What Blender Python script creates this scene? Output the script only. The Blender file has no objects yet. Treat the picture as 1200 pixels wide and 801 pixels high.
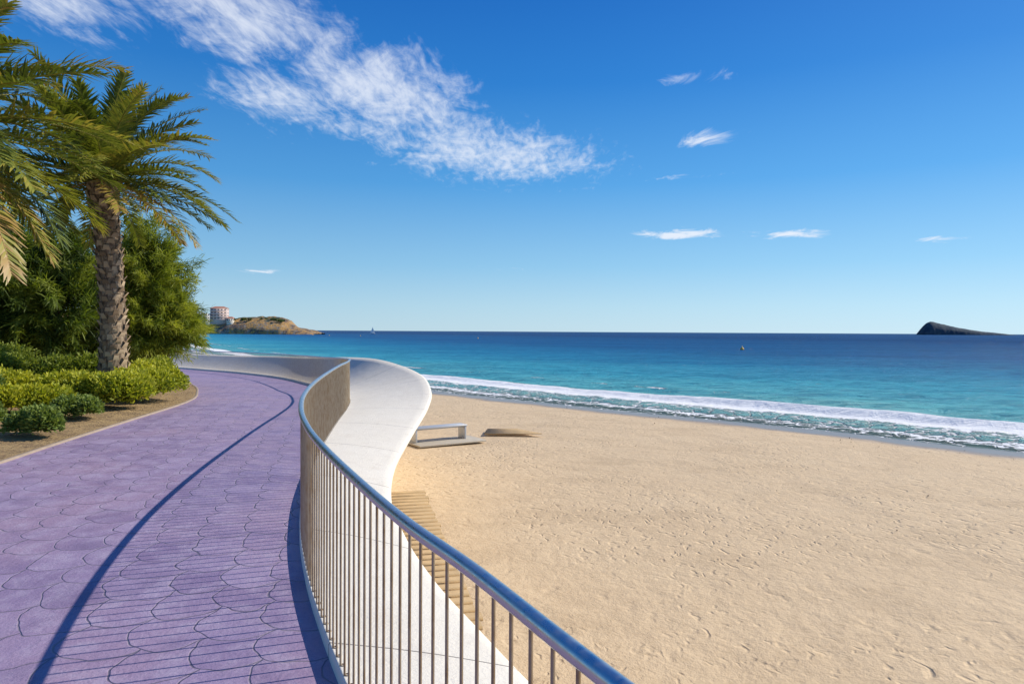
import bpy, math, random
import numpy as np
from mathutils import Vector, Matrix
random.seed(7); rng=np.random.default_rng(7)
scene=bpy.context.scene
scene.view_settings.view_transform='Standard'
scene.view_settings.look='None'
scene.view_settings.exposure=0
R_=math.radians
# ---------------------------------------------------------------- helpers
def link(o,parent=None):
    scene.collection.objects.link(o)
    if parent: o.parent=parent
    return o
def empty(name):
    e=bpy.data.objects.new(name,None); link(e); return e
def mesh_obj(name,verts,faces,mat=None,smooth=False,parent=None,vattr=None,fattr=None):
    me=bpy.data.meshes.new(name)
    v=np.asarray(verts,dtype=np.float32)
    if isinstance(faces,np.ndarray): faces=[faces]
    if len(faces) and isinstance(faces[0],(list,tuple)):
        me.from_pydata([tuple(map(float,p)) for p in v],[],[tuple(map(int,f)) for f in faces])
    else:
        me.vertices.add(len(v)); me.vertices.foreach_set('co',v.ravel())
        idx=np.concatenate([f.ravel() for f in faces]).astype(np.int32)
        tot=np.concatenate([np.full(len(f),f.shape[1]) for f in faces]).astype(np.int32)
        st=np.concatenate([[0],np.cumsum(tot)[:-1]]).astype(np.int32)
        me.loops.add(len(idx)); me.loops.foreach_set('vertex_index',idx)
        me.polygons.add(len(tot)); me.polygons.foreach_set('loop_start',st)
        me.update(calc_edges=True)
    if vattr:
        for k,a in vattr.items():
            at=me.attributes.new(k,'FLOAT','POINT'); at.data.foreach_set('value',np.asarray(a,dtype=np.float32))
    if fattr:
        for k,a in fattr.items():
            at=me.attributes.new(k,'FLOAT','FACE'); at.data.foreach_set('value',np.asarray(a,dtype=np.float32))
    if smooth: me.polygons.foreach_set('use_smooth',np.ones(len(me.polygons),dtype=bool))
    if mat: me.materials.append(mat)
    me.update()
    o=bpy.data.objects.new(name,me); return link(o,parent)
def grid_faces(nu,nv):
    i=np.arange(nu-1)[:,None]*nv+np.arange(nv-1)[None,:]
    i=i.ravel(); return np.stack([i,i+1,i+nv+1,i+nv],1)
def catmull(P,n=8):
    P=np.array(P,float); Q=np.vstack([2*P[0]-P[1],P,2*P[-1]-P[-2]]); out=[]
    for i in range(1,len(Q)-2):
        for t in np.arange(n)/n:
            a,b,c,d=Q[i-1],Q[i],Q[i+1],Q[i+2]
            out.append(.5*((2*b)+(-a+c)*t+(2*a-5*b+4*c-d)*t*t+(-a+3*b-3*c+d)*t**3))
    out.append(P[-1]); return np.array(out)
def resample(P,step):
    s=np.concatenate([[0],np.cumsum(np.linalg.norm(np.diff(P[:,:2],axis=0),axis=1))])
    n=int(s[-1]/step); t=np.arange(n)*step
    return np.stack([np.interp(t,s,P[:,k]) for k in range(P.shape[1])],1),t
def tube_geo(path,rad,k=8):
    path=np.array(path,float); n=len(path); rad=np.broadcast_to(rad,(n,))
    T=np.gradient(path,axis=0); T/=np.linalg.norm(T,axis=1)[:,None]
    V=[]
    for i in range(n):
        ref=np.array([0,0,1.]) if abs(T[i][2])<.9 else np.array([1.,0,0])
        a=np.cross(T[i],ref); a/=np.linalg.norm(a); b=np.cross(a,T[i])
        for j in range(k):
            an=2*math.pi*j/k; V.append(path[i]+rad[i]*(a*math.cos(an)+b*math.sin(an)))
    F=[]
    for i in range(n-1):
        for j in range(k):
            F.append([i*k+j,i*k+(j+1)%k,(i+1)*k+(j+1)%k,(i+1)*k+j])
    return np.array(V),np.array(F)
def box_geo(c,sx,sy,sz,rot=0):
    cx,cy,cz=c; V=[]
    for z in(-1,1):
        for x,y in((-1,-1),(1,-1),(1,1),(-1,1)):
            X=x*sx/2;Y=y*sy/2
            V.append([cx+X*math.cos(rot)-Y*math.sin(rot),cy+X*math.sin(rot)+Y*math.cos(rot),cz+z*sz/2])
    F=[[3,2,1,0],[4,5,6,7],[0,1,5,4],[1,2,6,5],[2,3,7,6],[3,0,4,7]]
    return np.array(V),np.array(F)
def merge(gs):
    V=[];F=[];o=0
    for v,f in gs: V.append(v);F.append(f+o);o+=len(v)
    return np.vstack(V),np.vstack(F)
def bevel(o,w=.01,s=2):
    m=o.modifiers.new('bev','BEVEL'); m.width=w; m.segments=s; m.limit_method='ANGLE'
# ---------------------------------------------------------------- node helper
class NT:
    dims='3D'
    def __init__(s,tree,dims='3D'): s.t=tree; s.n=tree.nodes; s.l=tree.links; s.dims=dims
    def node(s,ty,**kw):
        n=s.n.new(ty)
        for k,v in kw.items(): setattr(n,k,v)
        return n
    def set(s,sock,v):
        if isinstance(v,bpy.types.NodeSocket): s.l.new(v,sock)
        else:
            if isinstance(v,(tuple,list)) and sock.type=='RGBA' and len(v)==3: v=(*v,1)
            sock.default_value=v
    def m(s,op,a,b=None,c=None,clamp=False):
        n=s.node('ShaderNodeMath',operation=op,use_clamp=clamp)
        s.set(n.inputs[0],a)
        if b is not None: s.set(n.inputs[1],b)
        if c is not None: s.set(n.inputs[2],c)
        return n.outputs[0]
    def noise(s,vec,scale,detail=4,rough=.5,dist=0,out=0):
        n=s.node('ShaderNodeTexNoise',noise_dimensions=s.dims)
        if vec is not None: s.l.new(vec,n.inputs['Vector'])
        n.inputs['Scale'].default_value=scale;n.inputs['Detail'].default_value=detail
        n.inputs['Roughness'].default_value=rough;n.inputs['Distortion'].default_value=dist
        return n.outputs[out]
    def voro(s,vec,scale,feature='F1',out='Distance',rand=1):
        n=s.node('ShaderNodeTexVoronoi',feature=feature,voronoi_dimensions='2D')
        s.l.new(vec,n.inputs['Vector']); n.inputs['Scale'].default_value=scale
        n.inputs['Randomness'].default_value=rand
        return n.outputs[out]
    def warp(s,vec,scale,detail,amt):
        a=s.node('ShaderNodeVectorMath',operation='ADD'); s.l.new(vec,a.inputs[0])
        v=s.node('ShaderNodeVectorMath',operation='SCALE'); s.l.new(s.noise(vec,scale,detail,.5,0,1),v.inputs[0]); v.inputs['Scale'].default_value=amt
        s.l.new(v.outputs[0],a.inputs[1]); return a.outputs[0]
    def ramp(s,fac,pts,interp='LINEAR'):
        n=s.node('ShaderNodeValToRGB'); n.color_ramp.interpolation=interp
        e=n.color_ramp.elements
        while len(e)<len(pts): e.new(.5)
        for i,(p,c) in enumerate(pts):
            e[i].position=p; e[i].color=(c,c,c,1) if not isinstance(c,(tuple,list)) else (*c,1)
        s.l.new(fac,n.inputs[0]); return n.outputs[0]
    def ss(s,x,a,b,o0=0,o1=1):
        n=s.node('ShaderNodeMapRange',interpolation_type='SMOOTHSTEP')
        s.set(n.inputs[0],x)
        for i,v in enumerate((a,b,o0,o1)): s.set(n.inputs[i+1],v)
        return n.outputs[0]
    def mix(s,f,a,b,blend='MIX'):
        n=s.node('ShaderNodeMix',data_type='RGBA',blend_type=blend)
        s.set(n.inputs[0],f);s.set(n.inputs[6],a);s.set(n.inputs[7],b); return n.outputs[2]
    def map(s,vec,scale=(1,1,1),rot=(0,0,0),loc=(0,0,0)):
        n=s.node('ShaderNodeMapping'); s.l.new(vec,n.inputs[0])
        n.inputs['Scale'].default_value=scale;n.inputs['Rotation'].default_value=rot;n.inputs['Location'].default_value=loc
        return n.outputs[0]
    def attr(s,name):
        return s.node('ShaderNodeAttribute',attribute_name=name).outputs['Fac']
    def pos(s): return s.node('ShaderNodeNewGeometry').outputs['Position']
    def bump(s,h,strength=1,dist=.02,normal=None):
        n=s.node('ShaderNodeBump'); s.set(n.inputs['Height'],h)
        n.inputs['Strength'].default_value=strength;n.inputs['Distance'].default_value=dist
        if normal: s.l.new(normal,n.inputs['Normal'])
        return n.outputs[0]
def new_mat(name,dims='3D'):
    m=bpy.data.materials.new(name); m.use_nodes=True
    nt=NT(m.node_tree,dims); b=m.node_tree.nodes['Principled BSDF']; return m,nt,b
def simple(name,col,rough=.6,metal=0,var=.15,scale=6,bump=0,bscale=20):
    m,t,b=new_mat(name); p=t.pos(); n=t.noise(p,scale,4,.6)
    c2=tuple(x*(1-var) for x in col); c1=tuple(min(1,x*(1+var)) for x in col)
    t.set(b.inputs['Base Color'],t.mix(n,c2,c1)); b.inputs['Roughness'].default_value=rough
    b.inputs['Metallic'].default_value=metal
    if bump: t.set(b.inputs['Normal'],t.bump(t.noise(p,bscale,4,.6),1,bump))
    return m
# ---------------------------------------------------------------- camera
cam=bpy.data.cameras.new('camera'); co=bpy.data.objects.new('camera',cam); link(co); scene.camera=co
cam.lens=24; cam.sensor_width=36; cam.clip_start=.05; cam.clip_end=60000
co.matrix_world=Matrix.Translation((0,0,1.7))@Matrix.Rotation(R_(90-.88),4,'X')@Matrix.Rotation(R_(.33),4,'Z')
# ---------------------------------------------------------------- sun + world
sd_=Vector((1.28,.42,1.05)).normalized()
sl=bpy.data.lights.new('sun','SUN'); sl.energy=5.0; sl.angle=R_(.5); sl.color=(1,.94,.82)
so=bpy.data.objects.new('sun',sl); link(so); so.rotation_euler=sd_.to_track_quat('Z','Y').to_euler()
so.location=(30,10,30)
w=bpy.data.worlds.new('World'); scene.world=w; w.use_nodes=True
t=NT(w.node_tree,'2D'); bg=w.node_tree.nodes['Background']
sky=t.node('ShaderNodeTexSky',sky_type='NISHITA'); sky.sun_disc=False
sky.sun_elevation=math.asin(sd_.z); sky.sun_rotation=math.atan2(sd_.x,sd_.y)
sky.air_density=1.0; sky.dust_density=.25; sky.ozone_density=3.0; sky.altitude=0
gen=t.node('ShaderNodeTexCoord').outputs['Generated']
sx=t.node('ShaderNodeSeparateXYZ'); t.l.new(gen,sx.inputs[0]); X,Y,Z=sx.outputs
az=t.m('MULTIPLY',t.m('ARCTAN2',X,Y),57.2958); el=t.m('MULTIPLY',t.m('ARCSINE',Z),57.2958)
tint=t.ramp(t.m('DIVIDE',t.m('MAXIMUM',el,0),60,clamp=True),[(0,(.54,.76,.89)),(.035,(.46,.72,.90)),(.09,(.29,.60,.89)),(.2,(.095,.385,.82)),(.33,(.025,.225,.68)),(.46,(.010,.145,.56)),(1,(.012,.09,.40))])
hs=t.node('ShaderNodeHueSaturation'); t.l.new(sky.outputs[0],hs.inputs['Color']); hs.inputs['Saturation'].default_value=1.2
cs=t.node('ShaderNodeVectorMath',operation='SCALE'); t.l.new(tint,cs.inputs[0]); t.l.new(t.ss(az,-40,60,8.8,11.6),cs.inputs['Scale'])
skyc=t.mix(.9,hs.outputs[0],cs.outputs[0])
skyc=t.mix(t.ss(az,0,75,0,.10),skyc,(4,6.5,9))
ae=t.node('ShaderNodeCombineXYZ'); t.l.new(az,ae.inputs[0]); t.l.new(el,ae.inputs[1])
def ell(a0,e0,ang,la,lb,k=1.0):
    mp=t.node('ShaderNodeMapping',vector_type='TEXTURE'); t.l.new(ae.outputs[0],mp.inputs[0])
    mp.inputs['Location'].default_value=(a0,e0,0); mp.inputs['Rotation'].default_value=(0,0,R_(ang)); mp.inputs['Scale'].default_value=(la,lb,1)
    d=t.node('ShaderNodeVectorMath',operation='DOT_PRODUCT'); t.l.new(mp.outputs[0],d.inputs[0]);t.l.new(mp.outputs[0],d.inputs[1])
    return t.m('MULTIPLY',t.m('EXPONENT',t.m('MULTIPLY',d.outputs['Value'],-1)),k)
zz=t.m('ADD',t.m('MAXIMUM',Z,0.0),.04)
cmb=t.node('ShaderNodeCombineXYZ'); t.l.new(t.m('DIVIDE',X,zz),cmb.inputs[0]); t.l.new(t.m('DIVIDE',Y,zz),cmb.inputs[1])
P=cmb.outputs[0]
n1=t.noise(t.map(P,scale=(1.5,1.0,1),rot=(0,0,R_(35))),3.4,8,.66,.5); n2=t.noise(P,1.1,2,.5,0)
n3=t.noise(t.map(P,scale=(3.2,1,1),rot=(0,0,R_(25))),8.0,4,.6,.3)
nn=t.m('ADD',t.m('ADD',t.m('MULTIPLY',n1,.6),t.m('MULTIPLY',n2,.12)),t.m('MULTIPLY',n3,.38))
g=ell(-22,23.2,-12,13,4.8,1.0)
g=t.m('MAXIMUM',g,ell(-11,18.9,-20,13,4.6,1.05))
g=t.m('MAXIMUM',g,ell(-1.5,14.6,-3,12.5,3.0,1.05))
g=t.m('MAXIMUM',g,ell(-18,17.6,-8,10,2.6,.97))
g=t.m('MAXIMUM',g,ell(-35,23,-6,11,4.2,1.0))
small=None
for a in [(13.8,7.95,0,4.2,.45,1.15),(22.3,7.6,0,3.2,.42,.98),(31.7,6.7,0,2.0,.28,.85),(15.8,15.3,6,4.2,.75,.80),(15,19.7,4,3.8,.9,.72),
          (13.5,12.4,0,4.5,.3,.66),(-20.3,4.6,0,2.0,.28,.8),(-1.5,5.2,0,4,.3,.45)]:
    e=ell(*a); small=e if small is None else t.m('MAXIMUM',small,e)
al=t.ss(t.m('ADD',nn,t.m('MULTIPLY',g,.55)),.82,1.28)
al2=t.ss(t.m('ADD',n1,t.m('MULTIPLY',small,.55)),.76,1.15)
al=t.m('MAXIMUM',t.m('MULTIPLY',al,.78),t.m('MULTIPLY',al2,.88))
skyf=t.mix(al,skyc,(8.6,9.1,10.0))
t.l.new(skyf,bg.inputs['Color']); bg.inputs['Strength'].default_value=.1
w.cycles.sampling_method='MANUAL'; w.cycles.sample_map_resolution=512
# ---------------------------------------------------------------- layout curves
def zg(y): return np.interp(y,[-50,13,16.8,18.5,21.5,29,36,45,400],[0,0,-.06,-.11,-.2,-.38,-.5,-.55,-.55])
STN=[((5,-7),(5.8,-6.6,0)),((3.5,-4),(4.25,-3.55,0)),((2,-1.8),(2.75,-1.3,0)),((1.1,-.3),(1.8,.2,0)),((.55,.6),(1.28,1.05,0)),
((.19,1.26),(.95,1.65,0)),((-.1,1.84),(.68,2.2,0)),((-.355,2.3),(.44,2.62,0)),((-.66,2.93),(.13,3.2,0)),((-1.04,3.77),(-.21,3.92,0)),
((-1.38,4.6),(-.55,4.68,0)),((-1.73,5.6),(-.9,5.66,0)),((-2.1,6.9),(-1.25,6.95,0)),((-2.5,8.7),(-1.52,8.75,.0)),((-2.97,11.3),(-1.68,11.3,.03)),
((-3.45,14.2),(-1.8,14.2,.13)),((-3.95,16.6),(-2.02,16.6,.27)),((-4.6,18.6),(-2.6,19.4,.44)),((-5.2,20.1),(-3.5,21.2,.64)),((-5.95,21.6),(-4.6,22.5,.78)),
((-7.5,24.8),(-6.4,25.6,.7)),((-9.8,29),(-8.9,29.9,.52)),((-12.7,32.8),(-11.9,33.8,.42)),((-15.75,36),(-15.0,37,.31)),((-22,41),(-21.4,42.1,.25)),
((-32,47),(-31.6,48.2,.2)),((-50,54),(-49.8,55.2,.2)),((-80,62),(-80,63.2,.2))]
RAIL=catmull([s[0] for s in STN],10); OUT=catmull([s[1] for s in STN],10)
# ---------------------------------------------------------------- materials
m_con,t,b=new_mat('white_concrete'); p=t.pos(); s_=t.attr('s'); 
jn=t.m('ABSOLUTE',t.m('SUBTRACT',t.m('FRACT',t.m('DIVIDE',s_,2.2)),.5))
jl=t.ss(jn,.0018,.004)
c=t.mix(t.noise(p,1.2,4,.6),(.78,.70,.56),(.90,.83,.70))
st=t.ss(t.noise(t.map(p,scale=(1,1,.35)),5,5,.7),.5,.8)
c=t.mix(t.m('MULTIPLY',st,.4),c,(.57,.48,.37))
c=t.mix(t.m('MULTIPLY',t.noise(p,90,2,.6),.25),c,(.62,.55,.45))
c=t.mix(jl,(.22,.19,.16),c)
t.set(b.inputs['Base Color'],c); b.inputs['Roughness'].default_value=.75
t.set(b.inputs['Normal'],t.bump(t.m('ADD',t.noise(p,45,4,.7),t.m('MULTIPLY',t.noise(p,4,3),1.5)),.5,.012))
m_rail,t,b=new_mat('brushed_steel'); p=t.pos()
t.set(b.inputs['Base Color'],t.mix(t.noise(p,14,5,.6),(.52,.52,.53),(.68,.67,.66))); b.inputs['Metallic'].default_value=1
t.set(b.inputs['Roughness'],t.ss(t.noise(p,30,4,.6),.3,.7,.24,.42))
m_bar,t,b=new_mat('steel_bar'); p=t.pos()
t.set(b.inputs['Base Color'],t.mix(t.ss(t.noise(p,9,3,.6),.4,.7),(.40,.31,.21),(.30,.20,.11))); b.inputs['Metallic'].default_value=.6
b.inputs['Roughness'].default_value=.42
# paving
m_pave,t,b=new_mat('purple_paving','2D'); p=t.pos()
pdv=t.map(t.warp(p,1.6,3,.24),scale=(2.05,1.75,1),rot=(0,0,R_(28)))
sp=t.node('ShaderNodeSeparateXYZ'); t.l.new(pdv,sp.inputs[0]); x,y=sp.outputs[0],sp.outputs[1]
j=t.m('CEIL',t.m('MULTIPLY',y,2)); yl=t.m('SUBTRACT',y,t.m('MULTIPLY',j,.5))
par=t.m('FLOORED_MODULO',j,2)
xs=t.m('ADD',t.m('SUBTRACT',x,t.m('MULTIPLY',par,.5)),.5); xl=t.m('SUBTRACT',t.m('FRACT',xs),.5)
r=t.m('SQRT',t.m('ADD',t.m('MULTIPLY',xl,xl),t.m('MULTIPLY',yl,yl)))
inside=t.m('LESS_THAN',r,.5); jd=t.m('ABSOLUTE',t.m('SUBTRACT',r,.5))
joint=t.ss(jd,.003,.016)
id1=t.m('ADD',t.m('FLOOR',xs),t.m('MULTIPLY',j,17.3))
par2=t.m('SUBTRACT',1,par); xs2=t.m('ADD',t.m('SUBTRACT',x,t.m('MULTIPLY',par2,.5)),.5)
id2=t.m('ADD',t.m('FLOOR',xs2),t.m('MULTIPLY',t.m('SUBTRACT',j,1),17.3))
idd=t.m('ADD',t.m('MULTIPLY',inside,id1),t.m('MULTIPLY',t.m('SUBTRACT',1,inside),id2))
wn=t.node('ShaderNodeTexWhiteNoise',noise_dimensions='1D'); t.l.new(idd,wn.inputs['W'])
c=t.mix(wn.outputs['Value'],(.25,.175,.295),(.355,.265,.395))
c=t.mix(t.ss(t.noise(p,.55,4,.6),.35,.7),c,(.37,.255,.355))
c=t.mix(t.m('MULTIPLY',t.ss(t.noise(p,5,5,.7),.42,.72),.55),c,(.43,.36,.46))
c=t.mix(t.m('MULTIPLY',t.ss(t.noise(p,1.7,5,.7),.50,.72),.5),c,(.20,.145,.245))
c=t.mix(t.m('MULTIPLY',t.ss(t.noise(p,60,3,.7),.5,.7),.4),c,(.18,.13,.22))
c=t.mix(joint,t.mix(t.noise(p,2,3),(.11,.08,.13),(.27,.23,.28)),c)
t.set(b.inputs['Base Color'],c); t.set(b.inputs['Roughness'],t.ss(t.noise(p,5,3),.3,.7,.48,.72))
hh=t.m('ADD',t.m('MULTIPLY',joint,1.1),t.m('ADD',t.m('MULTIPLY',t.noise(p,30,5,.7),1.3),t.m('MULTIPLY',wn.outputs['Value'],.6)))
t.set(b.inputs['Normal'],t.bump(hh,.62,.008))
m_kerb=simple('kerb_stone',(.34,.26,.19),.85,var=.3,bump=.006,bscale=30)
# ---------------------------------------------------------------- promenade path
CURB=catmull([(-4.2,-9),(-4.8,-3),(-5.2,1),(-5.9,5),(-6.4,8.4),(-6.65,9.86),(-6.9,11.5),(-7.25,13.7),(-7.95,16.9),(-9.2,20),(-11.2,24),(-15.5,31),(-22,36),(-40,45),(-80,55)],12)
def frac_resample(P,n):
    s=np.concatenate([[0],np.cumsum(np.linalg.norm(np.diff(P[:,:2],axis=0),axis=1))]); s/=s[-1]
    tt=np.linspace(0,1,n)**1.0
    return np.stack([np.interp(tt,s,P[:,k]) for k in range(P.shape[1])],1)
n=260; A=frac_resample(RAIL,n); B=frac_resample(CURB,n); nv=14
tt=np.linspace(0,1,nv)[None,:,None]; G=A[:,None,:2]*(1-tt)+B[:,None,:2]*tt
V=np.concatenate([G,zg(G[:,:,1])[:,:,None]],2).reshape(-1,3)
mesh_obj('promenade_path',V,grid_faces(n,nv)[:,::-1],m_pave,True)
# kerb
Cn,_=resample(CURB,.25); T=np.gradient(Cn,axis=0); T/=np.linalg.norm(T,axis=1)[:,None]; N=np.stack([-T[:,1],T[:,0]],1)
prof=[(-.005,-.05),(-.005,.022),(.006,.028),(.05,.028),(.06,.022),(.06,-.05)]
V=[];
for i in range(len(Cn)):
    for o_,h in prof:
        q=Cn[i]+N[i]*o_; V.append((q[0],q[1],zg(Cn[i][1])+h))
mesh_obj('kerb',np.array(V),grid_faces(len(Cn),len(prof)),m_kerb)
# ---------------------------------------------------------------- concrete parapet ribbon
n=len(RAIL); s=np.concatenate([[0],np.cumsum(np.linalg.norm(np.diff(RAIL,axis=0),axis=1))])
V=[];SA=[]
for i in range(n):
    a=RAIL[i]; o_=OUT[i]; g0=float(zg(a[1])); zi=g0+.08; zo=o_[2]+.0
    rise=zo-zi
    pr=[(-.012,g0-.3),(-.012,zi-.012),(-.006,zi),(0,zi)]
    for k in range(1,13):
        u=k/12
        e=min(1,max(0,rise/.5)); f=(1-e)*u+e*(u**1.5)
        pr.append((u,zi+rise*f+ .02*math.sin(math.pi*u)))
    pr+=[(1.03,zo-.02),(1.035,zo-.06),(1.0,zo-.14),(.84,min(zo-.35,-.3)),(.66,-.75),(.5,-1.3),(.42,-1.8),(.40,-2.5)]
    wd=np.linalg.norm(o_[:2]-a)
    for u,z in pr:
        q=a+(o_[:2]-a)*(u/wd) if u<0 else a+(o_[:2]-a)*u
        V.append((q[0],q[1],z)); SA.append(s[i]+u*.35)
mesh_obj('concrete_parapet',np.array(V),grid_faces(n,len(pr))[:,::-1],m_con,True,vattr={'s':SA})
# ---------------------------------------------------------------- railing
rail=empty('promenade_railing')
RP=np.stack([RAIL[:,0],RAIL[:,1],zg(RAIL[:,1])+1.05],1)
RS,_=resample(RP,.12); 
v,f=tube_geo(RS,.022,14); mesh_obj('handrail',v,f,m_rail,True,rail)
gs=[]
BS,_=resample(RP,.102)
an=np.arange(6)*math.pi/3
for i,q in enumerate(BS):
    base=zg(q[1])+.07; r0=.0053
    ring=np.stack([np.cos(an)*r0,np.sin(an)*r0,np.zeros(6)],1)
    vv=np.vstack([np.array([q[0],q[1],base])+ring,np.array([q[0],q[1],q[2]-.01])+ring]); ff=np.array([[k,(k+1)%6,6+(k+1)%6,6+k] for k in range(6)])
    gs.append((vv,ff))
    fr_=np.stack([np.cos(an)*.013,np.sin(an)*.013,np.zeros(6)],1); b0=np.array([q[0]+.012,q[1]+.004,base])
    gs.append((np.vstack([b0+fr_,b0+fr_*.9+np.array([0,0,.016])]),ff))
v,f=merge(gs); mesh_obj('balusters',v,f,m_bar,True,rail)
# ---------------------------------------------------------------- shore
SH=[(40000,-24000),(4000,-2400),(400,-235),(150,-72),(60,-8),(35,10),(18.6,24.7),(14.7,29.2),(10.7,32.9),(6.4,36.8),(2,41),(-2.3,45.3),(-5.7,49),(-15,60.5),
(-50,111),(-120,230),(-220,420),(-330,640),(-450,760),(-900,1000),(-5000,3000),(-40000,20000)]
mid=catmull(SH[3:17],6); SHP=np.vstack([SH[:3],mid,SH[17:]])
def sdist(x,y):
    p=np.stack([x,y],-1); best=np.full(x.shape,1e18); sg=np.ones(x.shape)
    for i in range(len(SHP)-1):
        a=SHP[i];b_=SHP[i+1];d=b_-a;L=d@d
        u=np.clip(((p-a)@d)/L,0,1); q=p-(a+u[...,None]*d); dd=(q**2).sum(-1)
        sgn=np.sign((p-a)@np.array([d[1],-d[0]]))
        k=dd<best; best=np.where(k,dd,best); sg=np.where(k,sgn,sg)
    return np.sqrt(best)*sg
def axis(lo,hi,step,far,gr=1.12):
    c_=list(np.arange(lo,hi,step)); a=c_[-1]; st=step
    while a<far: st*=gr; a+=st; c_.append(a)
    a=lo; st=step; left=[]
    while a>-far: st*=gr; a-=st; left.append(a)
    return np.array(left[::-1]+c_)
def vnoise(x,y,seed=0):
    r=np.random.default_rng(seed); o=0
    for k in range(6):
        a=r.uniform(0,6.28); f=r.uniform(.6,1.8); ph=r.uniform(0,6.28)
        o=o+np.sin((x*math.cos(a)+y*math.sin(a))*f+ph+np.sin((y*math.cos(a)-x*math.sin(a))*f*.7+ph*2))
    return o/6
# sand
xs_=axis(-30,45,.45,40000,1.16); ys_=axis(1,62,.45,40000,1.16)
XX,YY=np.meshgrid(xs_,ys_,indexing='ij'); D=sdist(XX,YY)
def sandz(D,X_,Y_):
    on=np.maximum(-D,0); z=np.where(D<0,-2.6+.6*(1-np.exp(-on/8)),-2.6-.075*np.minimum(D,120))
    amp=np.clip(on/6,0.1,1)*np.exp(-np.hypot(X_,Y_)/400)
    return z+amp*(.035*vnoise(X_*.5,Y_*.5,1)+.018*vnoise(X_*1.7,Y_*1.7,2))
Zs=sandz(D,XX,YY)
m_sand,t,b=new_mat('beach_sand','2D'); p=t.pos(); sd=t.attr('sd')
c=t.mix(t.noise(p,.5,4,.6),(.64,.46,.265),(.74,.555,.335))
c=t.mix(t.m('MULTIPLY',t.ss(t.noise(p,6,5,.7),.5,.75),.45),c,(.48,.335,.18))
c=t.mix(t.m('MULTIPLY',t.ss(t.noise(t.map(p,scale=(1,2.2,1),rot=(0,0,.6)),.28,5,.65),.5,.68),.38),c,(.50,.355,.20))
c=t.mix(t.m('MULTIPLY',t.noise(p,160,2,.6),.35),c,(.41,.285,.165))
wet=t.ss(t.m('ADD',sd,t.m('MULTIPLY',t.noise(p,.35,3,.6),2.2)),-2.6,-.3)
c=t.mix(wet,c,(.25,.18,.115))
t.set(b.inputs['Base Color'],c); t.set(b.inputs['Roughness'],t.m('SUBTRACT',.9,t.m('MULTIPLY',wet,.62)))
pq=t.warp(p,2.2,2,.5)
big=t.noise(p,.13,3,.6)
v1=t.ss(t.voro(t.map(pq,scale=(1,1.7,1),rot=(0,0,.5)),1.7),.03,.24)
v2=t.ss(t.voro(t.map(pq,scale=(1.8,1,1),rot=(0,0,-.4),loc=(3,5,0)),2.5),.03,.25)
v3=t.ss(t.voro(t.map(pq,scale=(1.4,1,1),rot=(0,0,1.2),loc=(9,2,0)),1.0),.02,.16)
k1=t.ss(big,.42,.60); k2=t.ss(t.noise(t.map(p,loc=(40,7,0)),.22,3,.6),.42,.62)
foot=t.m('ADD',t.m('ADD',t.m('MULTIPLY',v1,t.m('ADD',.18,k1)),t.m('MULTIPLY',v2,t.m('ADD',.08,k2))),t.m('MULTIPLY',v3,.6))
nlow=t.noise(p,1.3,7,.72)
h=t.m('ADD',t.m('MULTIPLY',foot,.65),t.m('ADD',t.m('MULTIPLY',nlow,2.5),t.m('MULTIPLY',t.noise(p,28,3,.6),.16)))
h=t.m('MULTIPLY',h,t.m('SUBTRACT',1,t.m('MULTIPLY',wet,.95)))
t.set(b.inputs['Normal'],t.bump(h,.66,.045))
mesh_obj('beach_sand',np.stack([XX,YY,Zs],-1).reshape(-1,3),grid_faces(*XX.shape)[:,::-1],m_sand,True,vattr={'sd':D.ravel()})
# sea
xs_=axis(-30,50,.42,40000,1.1); ys_=axis(16,72,.32,40000,1.09)
XX,YY=np.meshgrid(xs_,ys_,indexing='ij'); D=sdist(XX,YY)
dist=np.hypot(XX,YY); fade=np.exp(-np.maximum(dist-40,0)/90)
jit=.9*vnoise(XX*.16,YY*.16,5)+.3*vnoise(XX*.9,YY*.9,6)
cr=D-(7.6+jit)
crest=np.where(cr<0,np.exp(-(cr/.5)**2),np.exp(-(cr/1.6)**2))
along=.6+.4*vnoise(XX*.12,YY*.12,9)
cr2=D-(14+1.5*vnoise(XX*.1,YY*.1,11)); cr3=D-(3.2+.8*vnoise(XX*.2,YY*.2,13))
Zw=-2.6+fade*(.45*crest*along+.22*np.exp(-(cr2/1.5)**2)*along+.06*np.exp(-(cr3/.4)**2))+fade*np.clip(D/12,0,1)*(.09*vnoise(XX*.8,YY*1.1,3)+.05*vnoise(XX*2,YY*2.2,4))
Zw+= .015*vnoise(XX*1.2,YY*1.2,8)*fade
m_sea=bpy.data.materials.new('sea_water'); m_sea.use_nodes=True; t=NT(m_sea.node_tree,'2D'); t.n.clear(); out=t.node('ShaderNodeOutputMaterial')
p=t.pos(); sd=t.attr('sd'); crs=t.attr('cr'); cr2s=t.attr('cr2')
deep=t.ramp(t.m('DIVIDE',t.m('ADD',sd,t.m('MULTIPLY',t.m('SUBTRACT',t.noise(t.map(p,scale=(.5,1,1)),.04,3,.6),.5),30)),400,clamp=True),
  [(0,(.26,.52,.48)),(.02,(.14,.48,.49)),(.06,(.055,.38,.48)),(.13,(.018,.235,.40)),(.28,(.007,.115,.28)),(1,(.003,.05,.165))])
pt=t.noise(t.map(p,scale=(.38,1,1),rot=(0,0,.2)),.75,5,.68)
c=t.mix(t.m('MULTIPLY',t.ss(pt,.46,.60),.62),deep,t.mix(1,deep,(.32,.52,.62),'MULTIPLY'))
pt2=t.noise(t.map(p,scale=(.25,1,1)),.06,6,.78)
c=t.mix(t.m('MULTIPLY',t.ss(pt2,.44,.60),.5),c,t.mix(1,c,(.45,.62,.74),'MULTIPLY'))
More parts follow.
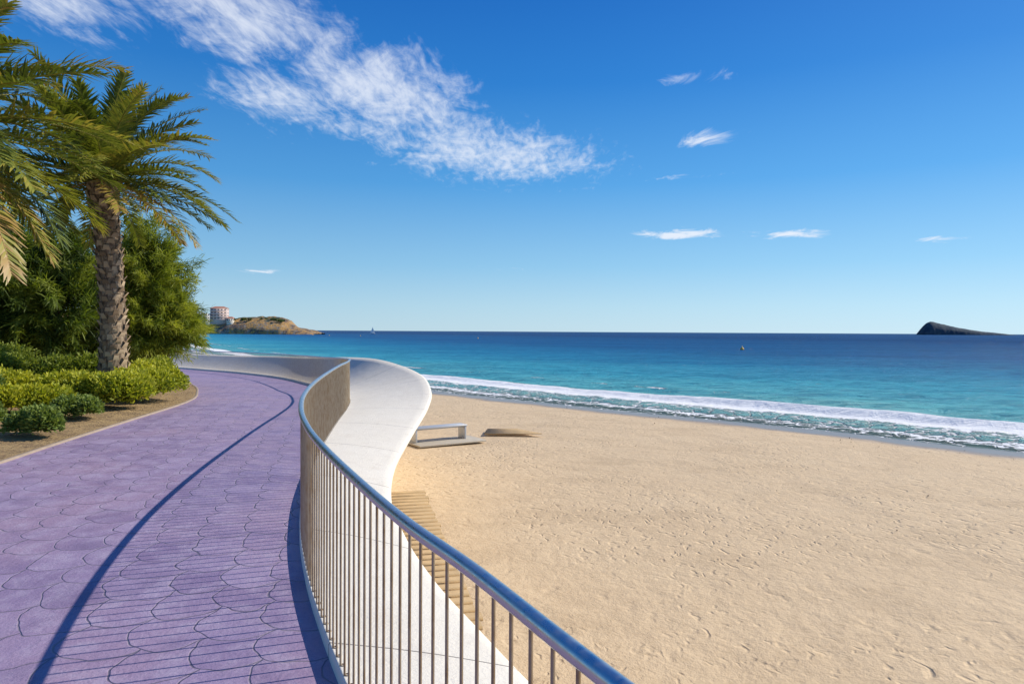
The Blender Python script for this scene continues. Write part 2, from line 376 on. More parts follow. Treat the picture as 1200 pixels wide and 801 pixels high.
c=t.mix(t.ss(crs,-.2,1.6),t.mix(t.ss(crs,-.9,-.2),c,(.14,.36,.28)),c)
va=t.warp(p,.9,3,1.6)
lc=t.m('SUBTRACT',1,t.ss(t.voro(va,1.1,'DISTANCE_TO_EDGE'),0,.16))
lc2=t.m('SUBTRACT',1,t.ss(t.voro(va,2.6,'DISTANCE_TO_EDGE'),0,.2))
fn=t.noise(p,1.3,6,.72)
dens=t.ramp(t.m('DIVIDE',t.m('ADD',crs,8),16,clamp=True),[(0,.52),(.08,.44),(.15,.76),(.20,.42),(.28,.46),(.35,.56),(.41,1.15),(.505,1.2),(.535,.20),(.60,.06),(.85,.0)])
along=t.ss(t.noise(p,.11,3,.6),.3,.65,.76,1.0)
fo=t.m('MULTIPLY',dens,along)
o2=t.m('MULTIPLY',t.m('SUBTRACT',1,t.ss(t.m('ABSOLUTE',cr2s),.1,1.0)),t.ss(t.noise(t.map(p,loc=(9,31,0)),.13,2,.5),.46,.58,0,.6))
fo=t.m('MAXIMUM',fo,o2)
base=t.m('ADD',t.m('MULTIPLY',fn,.7),t.m('ADD',t.m('MULTIPLY',lc,.26),t.m('MULTIPLY',lc2,.14)))
foam=t.ss(t.m('ADD',base,fo),.80,1.12)
edge=t.ss(t.m('ADD',sd,t.m('MULTIPLY',fn,.9)),.15,1.0); edge=t.m('MULTIPLY',t.m('SUBTRACT',1,edge),.75)
foam=t.m('MAXIMUM',foam,edge)
wc=t.ss(t.noise(t.map(p,scale=(.4,1,1)),.6,6,.75),.68,.76); foam=t.m('MAXIMUM',foam,t.m('MULTIPLY',wc,.4))
c=t.mix(foam,c,(.88,.87,.84))
w1=t.noise(t.map(p,scale=(.55,1,1),rot=(0,0,.25)),1.1,6,.68,.2); w2=t.noise(t.map(p,scale=(.4,1,1),rot=(0,0,-.15)),.16,3,.6)
hgt=t.m('MULTIPLY',t.m('ADD',t.m('MULTIPLY',w1,.9),t.m('MULTIPLY',w2,1.4)),t.m('SUBTRACT',1,t.m('MULTIPLY',foam,.6)))
bn=t.bump(hgt,1,.6)
dif=t.node('ShaderNodeBsdfDiffuse'); t.l.new(c,dif.inputs[0]); t.l.new(bn,dif.inputs['Normal'])
gl=t.node('ShaderNodeBsdfGlossy'); gl.inputs['Roughness'].default_value=.18; t.l.new(bn,gl.inputs['Normal'])
fr=t.node('ShaderNodeFresnel'); fr.inputs[0].default_value=1.33; t.l.new(bn,fr.inputs['Normal'])
ff_=t.m('MINIMUM',t.m('MULTIPLY',fr.outputs[0],.5),.2); ff_=t.m('MULTIPLY',ff_,t.m('SUBTRACT',1,foam))
ms=t.node('ShaderNodeMixShader'); t.l.new(ff_,ms.inputs[0]); t.l.new(dif.outputs[0],ms.inputs[1]); t.l.new(gl.outputs[0],ms.inputs[2])
tr=t.node('ShaderNodeBsdfTransparent'); tr.inputs[0].default_value=(.85,.95,.93,1)
ms2=t.node('ShaderNodeMixShader'); al=t.m('MAXIMUM',t.ss(sd,.0,3.5,.15,1),foam); t.l.new(al,ms2.inputs[0]); t.l.new(tr.outputs[0],ms2.inputs[1]); t.l.new(ms.outputs[0],ms2.inputs[2])
t.l.new(ms2.outputs[0],out.inputs[0])
F=grid_faces(*XX.shape)[:,::-1]; keep=(D.ravel()[F].max(1)>-1.2); 
mesh_obj('sea',np.stack([XX,YY,Zw],-1).reshape(-1,3),F[keep],m_sea,True,vattr={'sd':D.ravel(),'cr':np.clip(cr,-50,50).ravel(),'cr2':np.clip(cr2,-50,50).ravel()})
# ---------------------------------------------------------------- garden
m_soil,t,b=new_mat('garden_soil'); p=t.pos()
c=t.mix(t.ss(t.noise(p,3,5,.7),.35,.65),(.22,.14,.07),(.42,.28,.13))
c=t.mix(t.ss(t.voro(p,16),.1,.4),(.44,.30,.13),c)
t.set(b.inputs['Base Color'],c); b.inputs['Roughness'].default_value=.95
t.set(b.inputs['Normal'],t.bump(t.noise(p,18,5,.7),1,.05))
Cg=frac_resample(CURB,200); T=np.gradient(Cg,axis=0); T/=np.linalg.norm(T,axis=1)[:,None]; Nn=np.stack([-T[:,1],T[:,0]],1)
offs=np.array([0,.5,1,1.6,2.4,3.5,5,8,14,24,40,70]); V=[]
for i in range(200):
    st=Cg[i]+Nn[i]*.055
    for k,o_ in enumerate(offs):
        q=st+np.array([-1.0,-.15])*o_ if k else st
        V.append((q[0],q[1],zg(Cg[i][1])+.02+min(o_,3)*.05+.03*random.random()*(k>0)))
mesh_obj('garden_ground',np.array(V),grid_faces(200,len(offs)),m_soil,True)
# ---------------------------------------------------------------- foliage materials
def leaf_mat(name,stops,trans=.3,rough=.6):
    m=bpy.data.materials.new(name); m.use_nodes=True; t=NT(m.node_tree); t.n.clear(); out=t.node('ShaderNodeOutputMaterial')
    c=t.ramp(t.attr('tone_shade'),stops)
    pb=t.node('ShaderNodeBsdfPrincipled'); t.l.new(c,pb.inputs['Base Color']); pb.inputs['Roughness'].default_value=rough
    pb.inputs['Specular IOR Level'].default_value=.35
    if trans>0:
        tl=t.node('ShaderNodeBsdfTranslucent'); t.l.new(t.mix(1,c,(1.4,1.4,.6),'MULTIPLY'),tl.inputs[0])
        ms=t.node('ShaderNodeMixShader'); ms.inputs[0].default_value=trans
        t.l.new(pb.outputs[0],ms.inputs[1]);t.l.new(tl.outputs[0],ms.inputs[2]);t.l.new(ms.outputs[0],out.inputs[0])
    else: t.l.new(pb.outputs[0],out.inputs[0])
    return m
m_palm=leaf_mat('palm_leaf',[(0,(.05,.075,.018)),(.4,(.145,.18,.03)),(.8,(.30,.30,.055)),(.93,(.38,.31,.07)),(1,(.42,.27,.09))],.28,.42)
m_tam=leaf_mat('tamarisk_leaf',[(0,(.045,.07,.01)),(.5,(.19,.24,.024)),(1,(.38,.39,.05))],.4)
m_tam2=leaf_mat('dark_leaf',[(0,(.022,.045,.008)),(.5,(.11,.16,.022)),(1,(.26,.30,.04))],.4)
m_hedge=leaf_mat('hedge_leaf',[(0,(.06,.095,.01)),(.5,(.26,.31,.024)),(1,(.50,.48,.05))],.35)
m_shrub=leaf_mat('shrub_leaf',[(0,(.03,.06,.015)),(.5,(.11,.17,.035)),(1,(.24,.30,.07))],.3)
m_bark,t,b=new_mat('palm_bark'); p=t.pos()
c=t.mix(t.ss(t.noise(t.map(p,scale=(1,1,.3)),14,5,.7),.35,.65),(.10,.065,.04),(.42,.31,.20)); t.set(b.inputs['Base Color'],c); b.inputs['Roughness'].default_value=.9
t.set(b.inputs['Normal'],t.bump(t.noise(t.map(p,scale=(1,1,.25)),40,4,.7),1,.02))
m_boot=leaf_mat('palm_leaf_base',[(0,(.08,.05,.03)),(.5,(.28,.19,.11)),(1,(.52,.39,.25))],.0,.9)
m_wood2=simple('tree_bark',(.12,.08,.05),.9,bump=.02)
def unit(v): return v/np.maximum(np.linalg.norm(v,axis=-1,keepdims=True),1e-9)
# ---------------------------------------------------------------- palms
def frond(o,az_,e0,L,droop,rr,leaf=.55):
    n=16; pts=[o.copy()]; p_=o.copy(); side=np.array([math.cos(az_+math.pi/2),math.sin(az_+math.pi/2),0])
    tw=rr.uniform(-.35,.35)
    tans=[]
    for i in range(n):
        u=i/n; e=e0-droop*(u**1.25); a2=az_+tw*u*.5
        d=np.array([math.cos(a2)*math.cos(e),math.sin(a2)*math.cos(e),math.sin(e)]); tans.append(d)
        p_=p_+d*L/n; pts.append(p_.copy())
    tans.append(tans[-1]); pts=np.array(pts); tans=np.array(tans)
    V=[];F=[];C=[]
    rb,rf=tube_geo(pts,np.linspace(.024,.005,n+1),4)
    V.append(rb);F.append(rf);C.append(np.full(len(rf),.9)); off=len(rb)
    base=rr.uniform(.2,.85); np_=64
    us=np.linspace(.10,1,np_)
    for u in us:
        k=u*n; i=min(int(k),n-1); q=pts[i]+(pts[i+1]-pts[i])*(k-i); tg=tans[i]
        up=np.cross(side,tg); up=up if up[2]>0 else -up
        ll=leaf*(math.sin(math.pi*(.10+.82*u))**.55)*rr.uniform(.78,1.12)
        fw=.5+.75*u
        for sgn in(-1,1):
            d=unit(tg*fw+side*sgn*.9+up*rr.uniform(.05,.6)+rr.normal(0,.09,3))
            d2=unit(d+np.array([0,0,-.3])+rr.normal(0,.08,3)*1)
            wv=unit(np.cross(d,up))*0.022
            a=q; m_=q+d*ll*.5; e_=m_+d2*ll*.5
            V.append(np.array([a-wv*.6,a+wv*.6,m_-wv,m_+wv,e_-wv*.12,e_+wv*.12]))
            F.append(np.array([[0,1,3,2],[2,3,5,4]])+off); off+=6
            cc=np.clip(base+rr.normal(0,.14)+(.12 if u>.9 else 0),0,.99); C.append(np.array([cc,min(1,cc+.06)]))
    return np.vstack(V),np.vstack(F),np.concatenate(C)
def palm(base,top,r0,L,nf,seed,leaf=.55,emin=-42):
    rr=np.random.default_rng(seed); root=empty('palm_tree')
    base=np.array(base,float);top=np.array(top,float)
    n=24; u=np.linspace(0,1,n); path=base+(top-base)*u[:,None]; path[:,0]+=.10*np.sin(u*math.pi)
    rad=r0*(1.08-.18*np.sin(u*math.pi*.9))*(1+.25*np.exp(-u*9)); rad[-3:]*=1.08
    v,f=tube_geo(path,rad,20); mesh_obj('trunk',v,f,m_bark,True,root)
    gs=[]; H=top[2]-base[2]; nb=int(H/.045*2.4); C=[]
    for k in range(nb):
        u_=k/nb; an=k*2.39996; c_=base+(top-base)*u_; c_[0]+=.10*math.sin(u_*math.pi)
        rdd=np.interp(u_,u,rad); e=np.array([math.cos(an),math.sin(an),0]); s2=np.array([-e[1],e[0],0]); z=np.array([0,0,1.])
        wd=.08*rr.uniform(.8,1.15); hh=.16*rr.uniform(.8,1.3); out_=(.075+.05*max(0,u_-.8)*3)*rr.uniform(.6,1.6)
        b0=c_+e*(rdd-.02)
        vv=np.array([b0-s2*wd-z*hh*.5,b0+s2*wd-z*hh*.5,b0+s2*wd*.6+z*hh*.35+e*out_,b0-s2*wd*.6+z*hh*.35+e*out_,
                     b0+s2*wd*.5+z*hh*.6+e*out_*.1,b0-s2*wd*.5+z*hh*.6+e*out_*.1])
        gs.append((vv,np.array([[0,1,2,3],[3,2,4,5]]))); cc=rr.uniform(.25,1); C+= [cc,cc*.3]
    v,f=merge(gs); mesh_obj('leaf_bases',v,f,m_boot,False,root,fattr={'tone_shade':C})
    V=[];F=[];C=[];off=0
    for k in range(nf):
        u_=(k+.5)/nf; e0=R_(86-(86-emin)*u_**.85)+rr.normal(0,.06); a_=k*2.39996+rr.normal(0,.15)
        dr=R_(54+rr.uniform(-16,28))*(1.05-.35*u_) 
        if u_<.12: dr*=.5
        LL=L*rr.uniform(.8,1.08)*(.75+.25*min(1,u_*4))
        o=top+np.array([math.cos(a_)*.12,math.sin(a_)*.12,.25*(1-u_)])
        v,f,c_=frond(o,a_,e0,LL,dr,rr,leaf); V.append(v);F.append(f+off);C.append(np.clip(c_+(.25 if u_>.93 else 0)-(.12*u_),0,1));off+=len(v)
    mesh_obj('fronds',np.vstack(V),np.vstack(F),m_palm,False,root,fattr={'tone_shade':np.concatenate(C)})
    return root
palm((-9.35,16,.05),(-9.6,16,5.1),.29,2.9,70,3,.48,-14)
palm((-9.3,10.9,.05),(-9.2,10.8,4.75),.27,2.85,64,5,.5,-38)
# ---------------------------------------------------------------- feathery trees
def tree(name,base,ells,nclump,nblade,mat,seed,bl=.32,bw=.03,droop=.25,rcl=.42,limbs=9):
    rr=np.random.default_rng(seed); root=empty(name); base=np.array(base,float)
    vol=np.array([e[3]*e[4]*e[5] for e in ells]); vol/=vol.sum()
    gsz=[];V=[];C=[];cl=[]
    for i in range(nclump):
        e=ells[rr.choice(len(ells),p=vol)]
        d=unit(rr.normal(0,1,3)); rad=rr.uniform(.45,1.0)**.6*rr.uniform(.9,1.15)
        c_=np.array(e[:3])+d*np.array(e[3:])*rad; cl.append((c_,d,rad))
    for c_,d,rad in cl:
        n=nblade; cs=rcl*rr.uniform(.45,1.25)
        ax=unit(d+np.array([0,0,.5])+rr.normal(0,.3,3)); tt_=rr.uniform(-1,1,(n,1))
        p0=c_+ax*tt_*cs*1.3+np.array([0,0,-.25])*cs*np.abs(tt_)**2+rr.normal(0,1,(n,3))*cs*.22*(1.15-.5*np.clip(tt_,0,1))
        dr=unit(rr.normal(0,.5,(n,3))+ax*.9+np.array([0,0,.1-droop]))
        ln=bl*rr.uniform(.6,1.3,(n,1)); wv=unit(np.cross(dr,rr.normal(0,1,(n,3))))*bw*rr.uniform(.6,1.2,(n,1))/2
        p1=p0+dr*ln*.55; p2=p1+unit(dr+np.array([0,0,-droop*1.5]))*ln*.45
        V.append(np.stack([p0-wv*.6,p0+wv*.6,p1+wv,p1-wv,p2+wv*.2,p2-wv*.2],1).reshape(-1,3))
        base_c=rr.uniform(.12,1.0)*(.45+.6*min(rad,1)); C.append(np.repeat(np.clip(base_c+rr.normal(0,.13,n)+.12*tt_[:,0],0,1),2))  # crown shade painted into blade tone: inner clumps darker, plus random variation
    V=np.vstack(V); nb=len(V)//6; i0=np.arange(nb)[:,None]*6
    F=np.stack([i0+np.array([0,1,2,3]),i0+np.array([3,2,4,5])],1).reshape(-1,4)
    mesh_obj('foliage',V,F,mat,False,root,fattr={'tone_shade':np.concatenate(C)})
    for k in range(limbs):
        c_=cl[rr.integers(len(cl))][0]; mid_=base+(c_-base)*.5+rr.normal(0,.15,3); mid_[2]+=.1
        pth=catmull([base+rr.normal(0,.05,3)*np.array([1,1,0]),base+(mid_-base)*.5+rr.normal(0,.08,3),mid_,c_],4); gsz.append(tube_geo(pth,np.linspace(.10,.012,len(pth)),6))
    v,f=merge(gsz); mesh_obj('limbs',v,f,m_wood2,True,root); return root
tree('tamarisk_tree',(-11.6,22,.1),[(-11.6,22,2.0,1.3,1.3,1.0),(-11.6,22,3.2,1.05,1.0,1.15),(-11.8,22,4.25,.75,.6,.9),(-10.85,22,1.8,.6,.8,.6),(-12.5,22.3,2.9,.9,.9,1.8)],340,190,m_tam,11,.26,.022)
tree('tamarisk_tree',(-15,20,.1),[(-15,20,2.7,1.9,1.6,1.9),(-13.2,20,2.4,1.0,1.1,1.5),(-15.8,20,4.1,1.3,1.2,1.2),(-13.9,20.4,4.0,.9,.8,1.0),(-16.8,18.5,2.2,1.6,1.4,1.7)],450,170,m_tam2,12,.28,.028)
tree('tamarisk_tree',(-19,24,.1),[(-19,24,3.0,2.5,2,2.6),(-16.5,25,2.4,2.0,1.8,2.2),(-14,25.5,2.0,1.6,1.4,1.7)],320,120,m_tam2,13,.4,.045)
# ---------------------------------------------------------------- shrubs
def shrub(name,c,r,h,mat,nl,seed,ls=.05):
    rr=np.random.default_rng(seed); c=np.array(c,float)
    k=max(5,int(r*14)); subs=[]
    for i in range(k):
        a=rr.uniform(0,6.28); q=rr.uniform(0,.62)**.8*r
        subs.append((c[0]+q*math.cos(a),c[1]+q*math.sin(a),h*rr.uniform(.38,.54),r*rr.uniform(.34,.55),h*rr.uniform(.36,.5),rr.uniform(-.15,.18)))
    V=[];C=[]
    for s_ in subs:
        n=nl//k; d=unit(rr.normal(0,1,(n,3))); d[:,2]=np.abs(d[:,2])*1.0-.35*(rr.random(n)<.4)
        rad=rr.uniform(.72,1.08,(n,1)); rad[rr.random(n)<.06]*=1.13
        lump=1+.12*np.sin(d[:,:1]*9+s_[0]*5)*np.cos(d[:,1:2]*8)
        p0=np.array([s_[0],s_[1],c[2]+s_[2]])+d*np.array([s_[3],s_[3],s_[4]])*rad*lump
        dr=unit(d+rr.normal(0,.6,(n,3))+np.array([0,0,.5])); wv=unit(np.cross(dr,rr.normal(0,1,(n,3))))*ls*.33; ln=ls*rr.uniform(.7,1.5,(n,1))
        V.append(np.stack([p0-wv*.4,p0+wv*.4,p0+dr*ln*.6+wv,p0+dr*ln*.6-wv,p0+dr*ln+wv*.2,p0+dr*ln-wv*.2],1).reshape(-1,3))
        cc=(rad[:,0]-.72)/.36*.55+.25+.25*np.clip(d[:,2],0,1)+s_[5]+rr.normal(0,.14,n); C.append(np.repeat(np.clip(cc,0,1),2))  # shade painted into leaf tone: dark core, lighter outside and on top
    V=np.vstack(V); nb=len(V)//6; i0=np.arange(nb)[:,None]*6
    F=np.stack([i0+np.array([0,1,2,3]),i0+np.array([3,2,4,5])],1).reshape(-1,4)
    V[:,2]=np.maximum(V[:,2],c[2]+.005)
    mesh_obj(name,V,F,mat,False,None,fattr={'tone_shade':np.concatenate(C)})
sh=[('hedge_shrub',(-8.5,16.0,.05),.98,.74,m_hedge,26000),('hedge_shrub',(-9.6,17.6,.05),.95,.80,m_hedge,16000),('hedge_shrub',(-8.1,14.2,.05),.74,.72,m_hedge,18000),
('hedge_shrub',(-9.2,14.2,.08),.85,.76,m_hedge,15000),('hedge_shrub',(-10.4,14.2,.1),.75,.74,m_hedge,12000),('hedge_shrub',(-7.72,12.3,.05),.45,.44,m_shrub,9000),
('round_shrub',(-7.15,10.35,.05),.52,.46,m_shrub,14000),('hedge_shrub',(-8.9,12.5,.08),.66,.62,m_hedge,13000),('hedge_shrub',(-8.6,11.2,.08),.42,.42,m_shrub,9000),
('round_shrub',(-10.4,12.7,.12),.8,.78,m_shrub,10000),('dark_shrub',(-12.2,15.8,.12),1.0,1.0,m_tam2,12000),('dark_shrub',(-13.2,17.4,.12),1.2,1.2,m_tam2,12000),
('dark_shrub',(-10.9,16.8,.12),.9,1.0,m_tam2,12000),('round_shrub',(-10.4,19.6,.0),.8,.9,m_tam,9000),('dark_shrub',(-11.9,13.6,.12),.9,.95,m_tam2,9000)]
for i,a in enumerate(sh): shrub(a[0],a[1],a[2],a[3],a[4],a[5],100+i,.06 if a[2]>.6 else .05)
# fallen leaf litter on soil
rr=np.random.default_rng(77); n=5000; u=rr.random(n); k=(u*110+25).astype(int); off=rr.uniform(.02,3.2,n)**1.0
st=Cg[np.clip(k,0,199)]+rr.normal(0,.15,(n,2))*np.array([.2,1]); x0=st[:,0]-.09-off; y0=st[:,1]-.15*off
z0=zg(y0)+.045+np.minimum(off,3)*.05+rr.uniform(0,.02,n)
d=unit(np.stack([rr.normal(0,1,n),rr.normal(0,1,n),rr.normal(0,.25,n)],1))*.035; wv=unit(np.cross(d,np.array([0,0,1.])))*.008
p0=np.stack([x0,y0,z0],1); V=np.stack([p0-wv,p0+wv,p0+d+wv,p0+d-wv],1).reshape(-1,3)
mesh_obj('leaf_litter',V,np.arange(4*n).reshape(-1,4),m_boot,False,None,fattr={'tone_shade':rr.random(n)})
# seaweed wrack and shell bits on the sand
n=1500; x0=rr.uniform(-6,34,n*3); y0=rr.uniform(12,50,n*3); Dd=sdist(x0,y0); lim=rr.exponential(1.6,n*3); k=(Dd<-1.9)&(Dd>-2.4-lim-(rr.random(n*3)<.12)*14)
x0=x0[k];y0=y0[k];Dd=Dd[k];n=len(x0); z0=sandz(Dd,x0,y0)+.015
d=unit(np.stack([rr.normal(0,1,n),rr.normal(0,1,n),rr.normal(0,.2,n)],1))*rr.uniform(.03,.10,(n,1)); wv=unit(np.cross(d,np.array([0,0,1.])))*.012
p0=np.stack([x0,y0,z0],1); V=np.stack([p0-wv,p0+wv,p0+d+wv*1.4,p0+d-wv],1).reshape(-1,3)
mesh_obj('seaweed_debris',V,np.arange(4*n).reshape(-1,4),m_boot,False,None,fattr={'tone_shade':rr.random(n)*.35})
# ---------------------------------------------------------------- beach furniture
m_wood=simple('bleached_wood',(.42,.28,.135),.8,var=.4,scale=3,bump=.006,bscale=30)
bw=empty('wooden_boardwalk')
a0=np.array([-2.62,14.9]);a1=np.array([-1.02,8.0]); d=(a1-a0);L=np.linalg.norm(d);d/=L; nrm=np.array([-d[1],d[0]]); ang=math.atan2(nrm[1],nrm[0]); gs=[]
k=0
while k*.26<L:
    q=a0+d*(k*.26); gs.append(box_geo((q[0]+random.uniform(-.03,.03),q[1],-1.86),1.45,.175,.045,ang+random.uniform(-.012,.012))); k+=1
v,f=merge(gs); mesh_obj('planks',v,f,m_wood,False,bw)
gs=[]
for s_ in(-.45,.45):
    q=(a0+a1)/2+nrm*s_; gs.append(box_geo((q[0],q[1],-1.94),.08,L,.11,ang))
v,f=merge(gs); mesh_obj('bearers',v,f,m_wood,False,bw)
m_bench=simple('bench_metal',(.46,.46,.46),.4,.3,var=.12)
bn_=empty('beach_bench'); c=np.array([-2.48,23.1]); dd=np.array([1.45,1.3]);ang=math.atan2(dd[1]*.75,dd[0])
def loc(u,v): return (c[0]+u*math.cos(ang)-v*math.sin(ang),c[1]+u*math.sin(ang)+v*math.cos(ang))
zb=-1.99; gs=[]
for i in range(3):
    x_,y_=loc(0,-.17+i*.17); gs.append(box_geo((x_,y_,zb+.46),2.0,.15,.05,ang))
v,f=merge(gs); o=mesh_obj('seat',v,f,m_bench,False,bn_); bevel(o)
gs=[]
for u in(-.93,.93):
    x_,y_=loc(u,0); gs.append(box_geo((x_,y_,zb+.2),.07,.46,.46,ang))
x_,y_=loc(0,0); gs.append(box_geo((x_,y_,zb+.405),1.8,.06,.05,ang))
v,f=merge(gs); o=mesh_obj('legs',v,f,m_bench,False,bn_); bevel(o)
m_pad=simple('concrete_pad',(.45,.39,.30),.85,var=.2,bump=.004)
v,f=box_geo((c[0]+.25,c[1]-.05,zb-.035),2.5,1.2,.06,ang); o=mesh_obj('bench_pad',v,f,m_pad,False,bn_); bevel(o)
mt=empty('wooden_beach_mat'); gs=[]
for i in range(9): gs.append(box_geo((.05-i*.05,25.3+i*.14-.5,-2.015),2.1-i*.12,.12,.03,.06))
v,f=merge(gs); mesh_obj('planks',v,f,m_wood,False,mt)
# ---------------------------------------------------------------- headland, island
def hillmesh(name,x0,x1,y0,depth,prof,mat,seed,nx=160,ny=40,rough=1.0):
    px_=np.array([p_[0] for p_ in prof]);pz=np.array([p_[1] for p_ in prof])
    u=np.linspace(0,1,nx);v=np.linspace(0,1,ny); U,Vv=np.meshgrid(u,v,indexing='ij')
    env=np.clip(np.sin(np.pi*np.clip(Vv,0,1)),0,1)**.45
    H=np.interp(U,px_,pz)
    nz_=vnoise(U*34+seed,Vv*11,seed)*.5+vnoise(U*80,Vv*26,seed+1)*.28+vnoise(U*190,Vv*50,seed+2)*.16
    X_=x0+(x1-x0)*U; Y_=y0+depth*Vv+nz_*depth*.05
    Zh=-3.5+(H+3)*env*(1+.10*rough*nz_)+rough*nz_*.6
    mesh_obj(name,np.stack([X_,Y_,Zh],-1).reshape(-1,3),grid_faces(nx,ny)[:,::-1],mat,True)
m_rock,t,b=new_mat('headland_rock'); p=t.pos(); sz=t.node('ShaderNodeSeparateXYZ'); t.l.new(p,sz.inputs[0])
nrm_=t.node('ShaderNodeSeparateXYZ'); t.l.new(t.node('ShaderNodeNewGeometry').outputs['Normal'],nrm_.inputs[0])
n_=t.noise(t.map(p,scale=(1,1,1.5)),.10,6,.75)
c=t.mix(t.ss(n_,.42,.54),(.18,.11,.07),(.70,.38,.09)); c=t.mix(t.ss(t.noise(p,.3,5,.7),.50,.62),c,(.42,.36,.28))
gr=t.m('MULTIPLY',t.ss(t.m('ADD',nrm_.outputs[2],t.m('MULTIPLY',t.m('SUBTRACT',t.noise(p,.15,5,.7),.5),1.4)),.88,1.06),t.ss(sz.outputs[2],3,9))
c=t.mix(gr,c,(.06,.085,.03)); c=t.mix(.10,c,(.16,.25,.36))  # last mix paints bluish distance haze into the rock colour
t.set(b.inputs['Base Color'],c); b.inputs['Roughness'].default_value=.95
t.set(b.inputs['Normal'],t.bump(t.noise(t.map(p,scale=(1,1,.5)),.3,7,.75),1,6))
hillmesh('headland_hill',-520,-203,690,60,[(0,22),(.3,20),(.5,16),(.62,15),(.68,12.5),(.72,13.5),(.74,15),(.80,15),(.84,15.5),(.875,14.5),(.895,13.5),(.91,8),(.93,5),(.95,4),(.975,2.2),(1,-1)],m_rock,4,240,50,2.2)
m_isl,t,b=new_mat('island_rock_haze'); p=t.pos(); n_=t.noise(t.map(p,scale=(1,1,2)),.03,7,.7)
c=t.mix(t.ss(n_,.35,.65),(.030,.055,.085),(.095,.115,.12)); t.set(b.inputs['Base Color'],c); b.inputs['Roughness'].default_value=1  # distance haze painted into the rock as dark bluish colours
t.set(b.inputs['Normal'],t.bump(t.noise(p,.05,7,.75),1,10))
hillmesh('island_hill',1802,2195,2960,90,[(0,0),(.015,18),(.04,40),(.07,52),(.10,55),(.15,52),(.2,48),(.26,42),(.34,35),(.45,27),(.56,20),(.66,14),(.78,10),(.9,5),(1,0)],m_isl,9,140,24,.7)
rr=np.random.default_rng(3); V=[];C=[]
for i in range(90):
    u=rr.uniform(.64,.895); x_=-520+317*u+0; hz=float(np.interp(u,[.62,.68,.72,.74,.8,.84,.875,.895],[15,12.5,13.5,15,15,15.5,14.5,13.5]))-2.2
    c_=np.array([x_,rr.uniform(700,725),hz]); n=70; rad=rr.uniform(.6,1.4)
    p0=c_+rr.normal(0,1,(n,3))*rad*np.array([.6,.6,.4]); a_=rr.normal(0,1,(n,3))*.4; b_=rr.normal(0,1,(n,3))*.4
    V.append(np.stack([p0,p0+a_,p0+a_+b_,p0+b_],1).reshape(-1,3)); C.append(np.clip(rr.uniform(.05,.4)+rr.normal(0,.1,n),0,1))
V=np.vstack(V); F=np.arange(len(V)).reshape(-1,4); mesh_obj('headland_trees',V,F,m_tam2,False,None,fattr={'tone_shade':np.concatenate(C)})
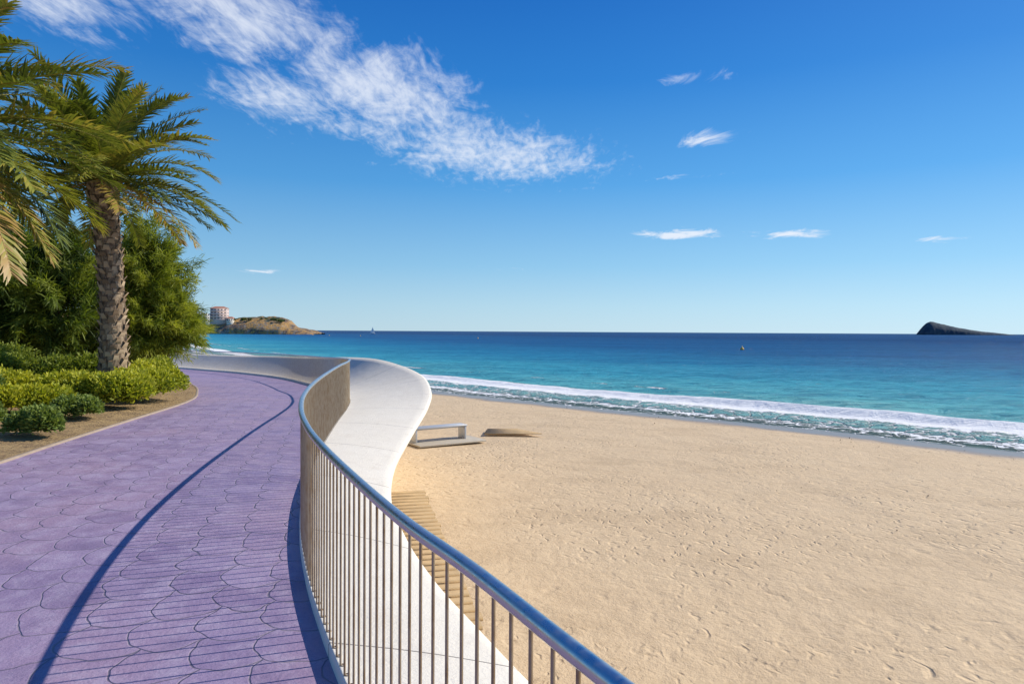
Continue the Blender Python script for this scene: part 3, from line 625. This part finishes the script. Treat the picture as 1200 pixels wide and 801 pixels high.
# ---------------------------------------------------------------- buildings on headland
m_glass=simple('dark_window',(.07,.08,.09),.3,var=.2)
m_tile=simple('roof_tile',(.42,.17,.10),.85,var=.2,scale=1)
def building(name,x,y,z,wx,wy,floors,bays,col,rot=0,hip=True):
    root=empty(name); fh=3.0; H=floors*fh
    mw=simple(name+'_render',col,.85,var=.08,scale=.4)
    gs=[box_geo((0,0,H/2-3),wx,wy,H+6)]
    gs.append(box_geo((0,0,H+.153),wx+.6,wy+.6,.3))
    wn_=[];bl=[]
    for f_ in range(floors):
        for b_ in range(bays):
            xx=-wx/2+(b_+.5)*wx/bays; zz=f_*fh+1.7
            wn_.append(box_geo((xx,-wy/2-.02,zz),wx/bays*.5,.14,1.4))
        bl.append(box_geo((0,-wy/2-.75,f_*fh+.35),wx*.96,1.3,.18)); bl.append(box_geo((0,-wy/2-1.36,f_*fh+.85),wx*.96,.08,.75))
        for b_ in range(max(2,int(wy/4))):
            wn_.append(box_geo((wx/2+.02,-wy/2+(b_+.5)*wy/max(2,int(wy/4)),f_*fh+1.7),.14,1.4,1.5))
    for nm,gg,mm in(('walls',gs,mw),('windows',wn_,m_glass),('balconies',bl,mw)):
        v,f=merge(gg); mesh_obj(nm,v,f,mm,False,root)
    a=wx/2+.5;b_=wy/2+.5;h0=H+.31;h1=h0+1.9
    if hip: mesh_obj('roof',np.array([(-a,-b_,h0),(a,-b_,h0),(a,b_,h0),(-a,b_,h0),(-a*.5,0,h1),(a*.5,0,h1)]),[[0,1,5,4],[1,2,5],[2,3,4,5],[3,0,4]],m_tile,False,root)
    root.location=(x,y,z); root.rotation_euler=(0,0,rot); return root
building('apartment_building',-301.5,704,11.5,16,11,4,5,(.66,.52,.46),.2)
building('apartment_building',-313,700,9,9,10,3,4,(.72,.68,.62),.1,False)
building('apartment_building',-327,706,10,12,11,3,4,(.68,.64,.58),-.1,False)
building('villa_house',-288.5,700,10,6,7,1,3,(.66,.6,.5),.1)
# ---------------------------------------------------------------- sailboat, buoys
m_white=simple('white_paint',(.8,.8,.78),.5,var=.05)
sb=empty('sailboat'); Lh=7; V=[];ns=9
for i in range(ns):
    u=i/(ns-1); x_=-Lh/2+Lh*u; wd=1.1*math.sin(math.pi*(.15+.85*(1-u)) )**.6 if u<1 else .02
    for a,z in((-1,.9),(-.75,.2),(0,-.3),(.75,.2),(1,.9)): V.append((x_,a*wd,z+.15*u))
o=mesh_obj('hull',np.array(V),grid_faces(ns,5),m_white,True,sb)
v,f=box_geo((0,0,.92),5.4,1.3,.1); mesh_obj('deck',v,f,m_white,False,sb)
v,f=tube_geo([(.4,0,.5),(.4,0,9.5)],.07,6); mesh_obj('mast',v,f,m_rail,True,sb)
mesh_obj('mainsail',np.array([(.3,.02,1.6),(-2.8,.3,1.6),(.3,.02,9.2),(-1.4,.35,4.5)]),[[0,1,3,2]],m_white,False,sb)
mesh_obj('jib',np.array([(.5,0,8.2),(3.3,0,1.1),(.7,.35,1.4)]),[[0,1,2]],m_white,False,sb)
sb.location=(-184,900,-2.6); sb.rotation_euler=(0,0,.4)
m_buoy=simple('buoy_orange',(.8,.42,.04),.5,var=.1)
def buoy(x_,y_,s_):
    v,f=tube_geo([(0,0,-.3),(0,0,-.1),(0,0,.15),(0,0,.4),(0,0,.6),(0,0,1.0),(0,0,1.05)],[.15,.42,.5,.42,.14,.08,.01],14)
    o=mesh_obj('buoy',v*s_,f,m_buoy,True); o.location=(x_,y_,-2.55)
buoy(58,172,.95)
for x_,y_ in((-150,560),(-120,540),(-175,600),(-20,400)): buoy(x_,y_,.8)
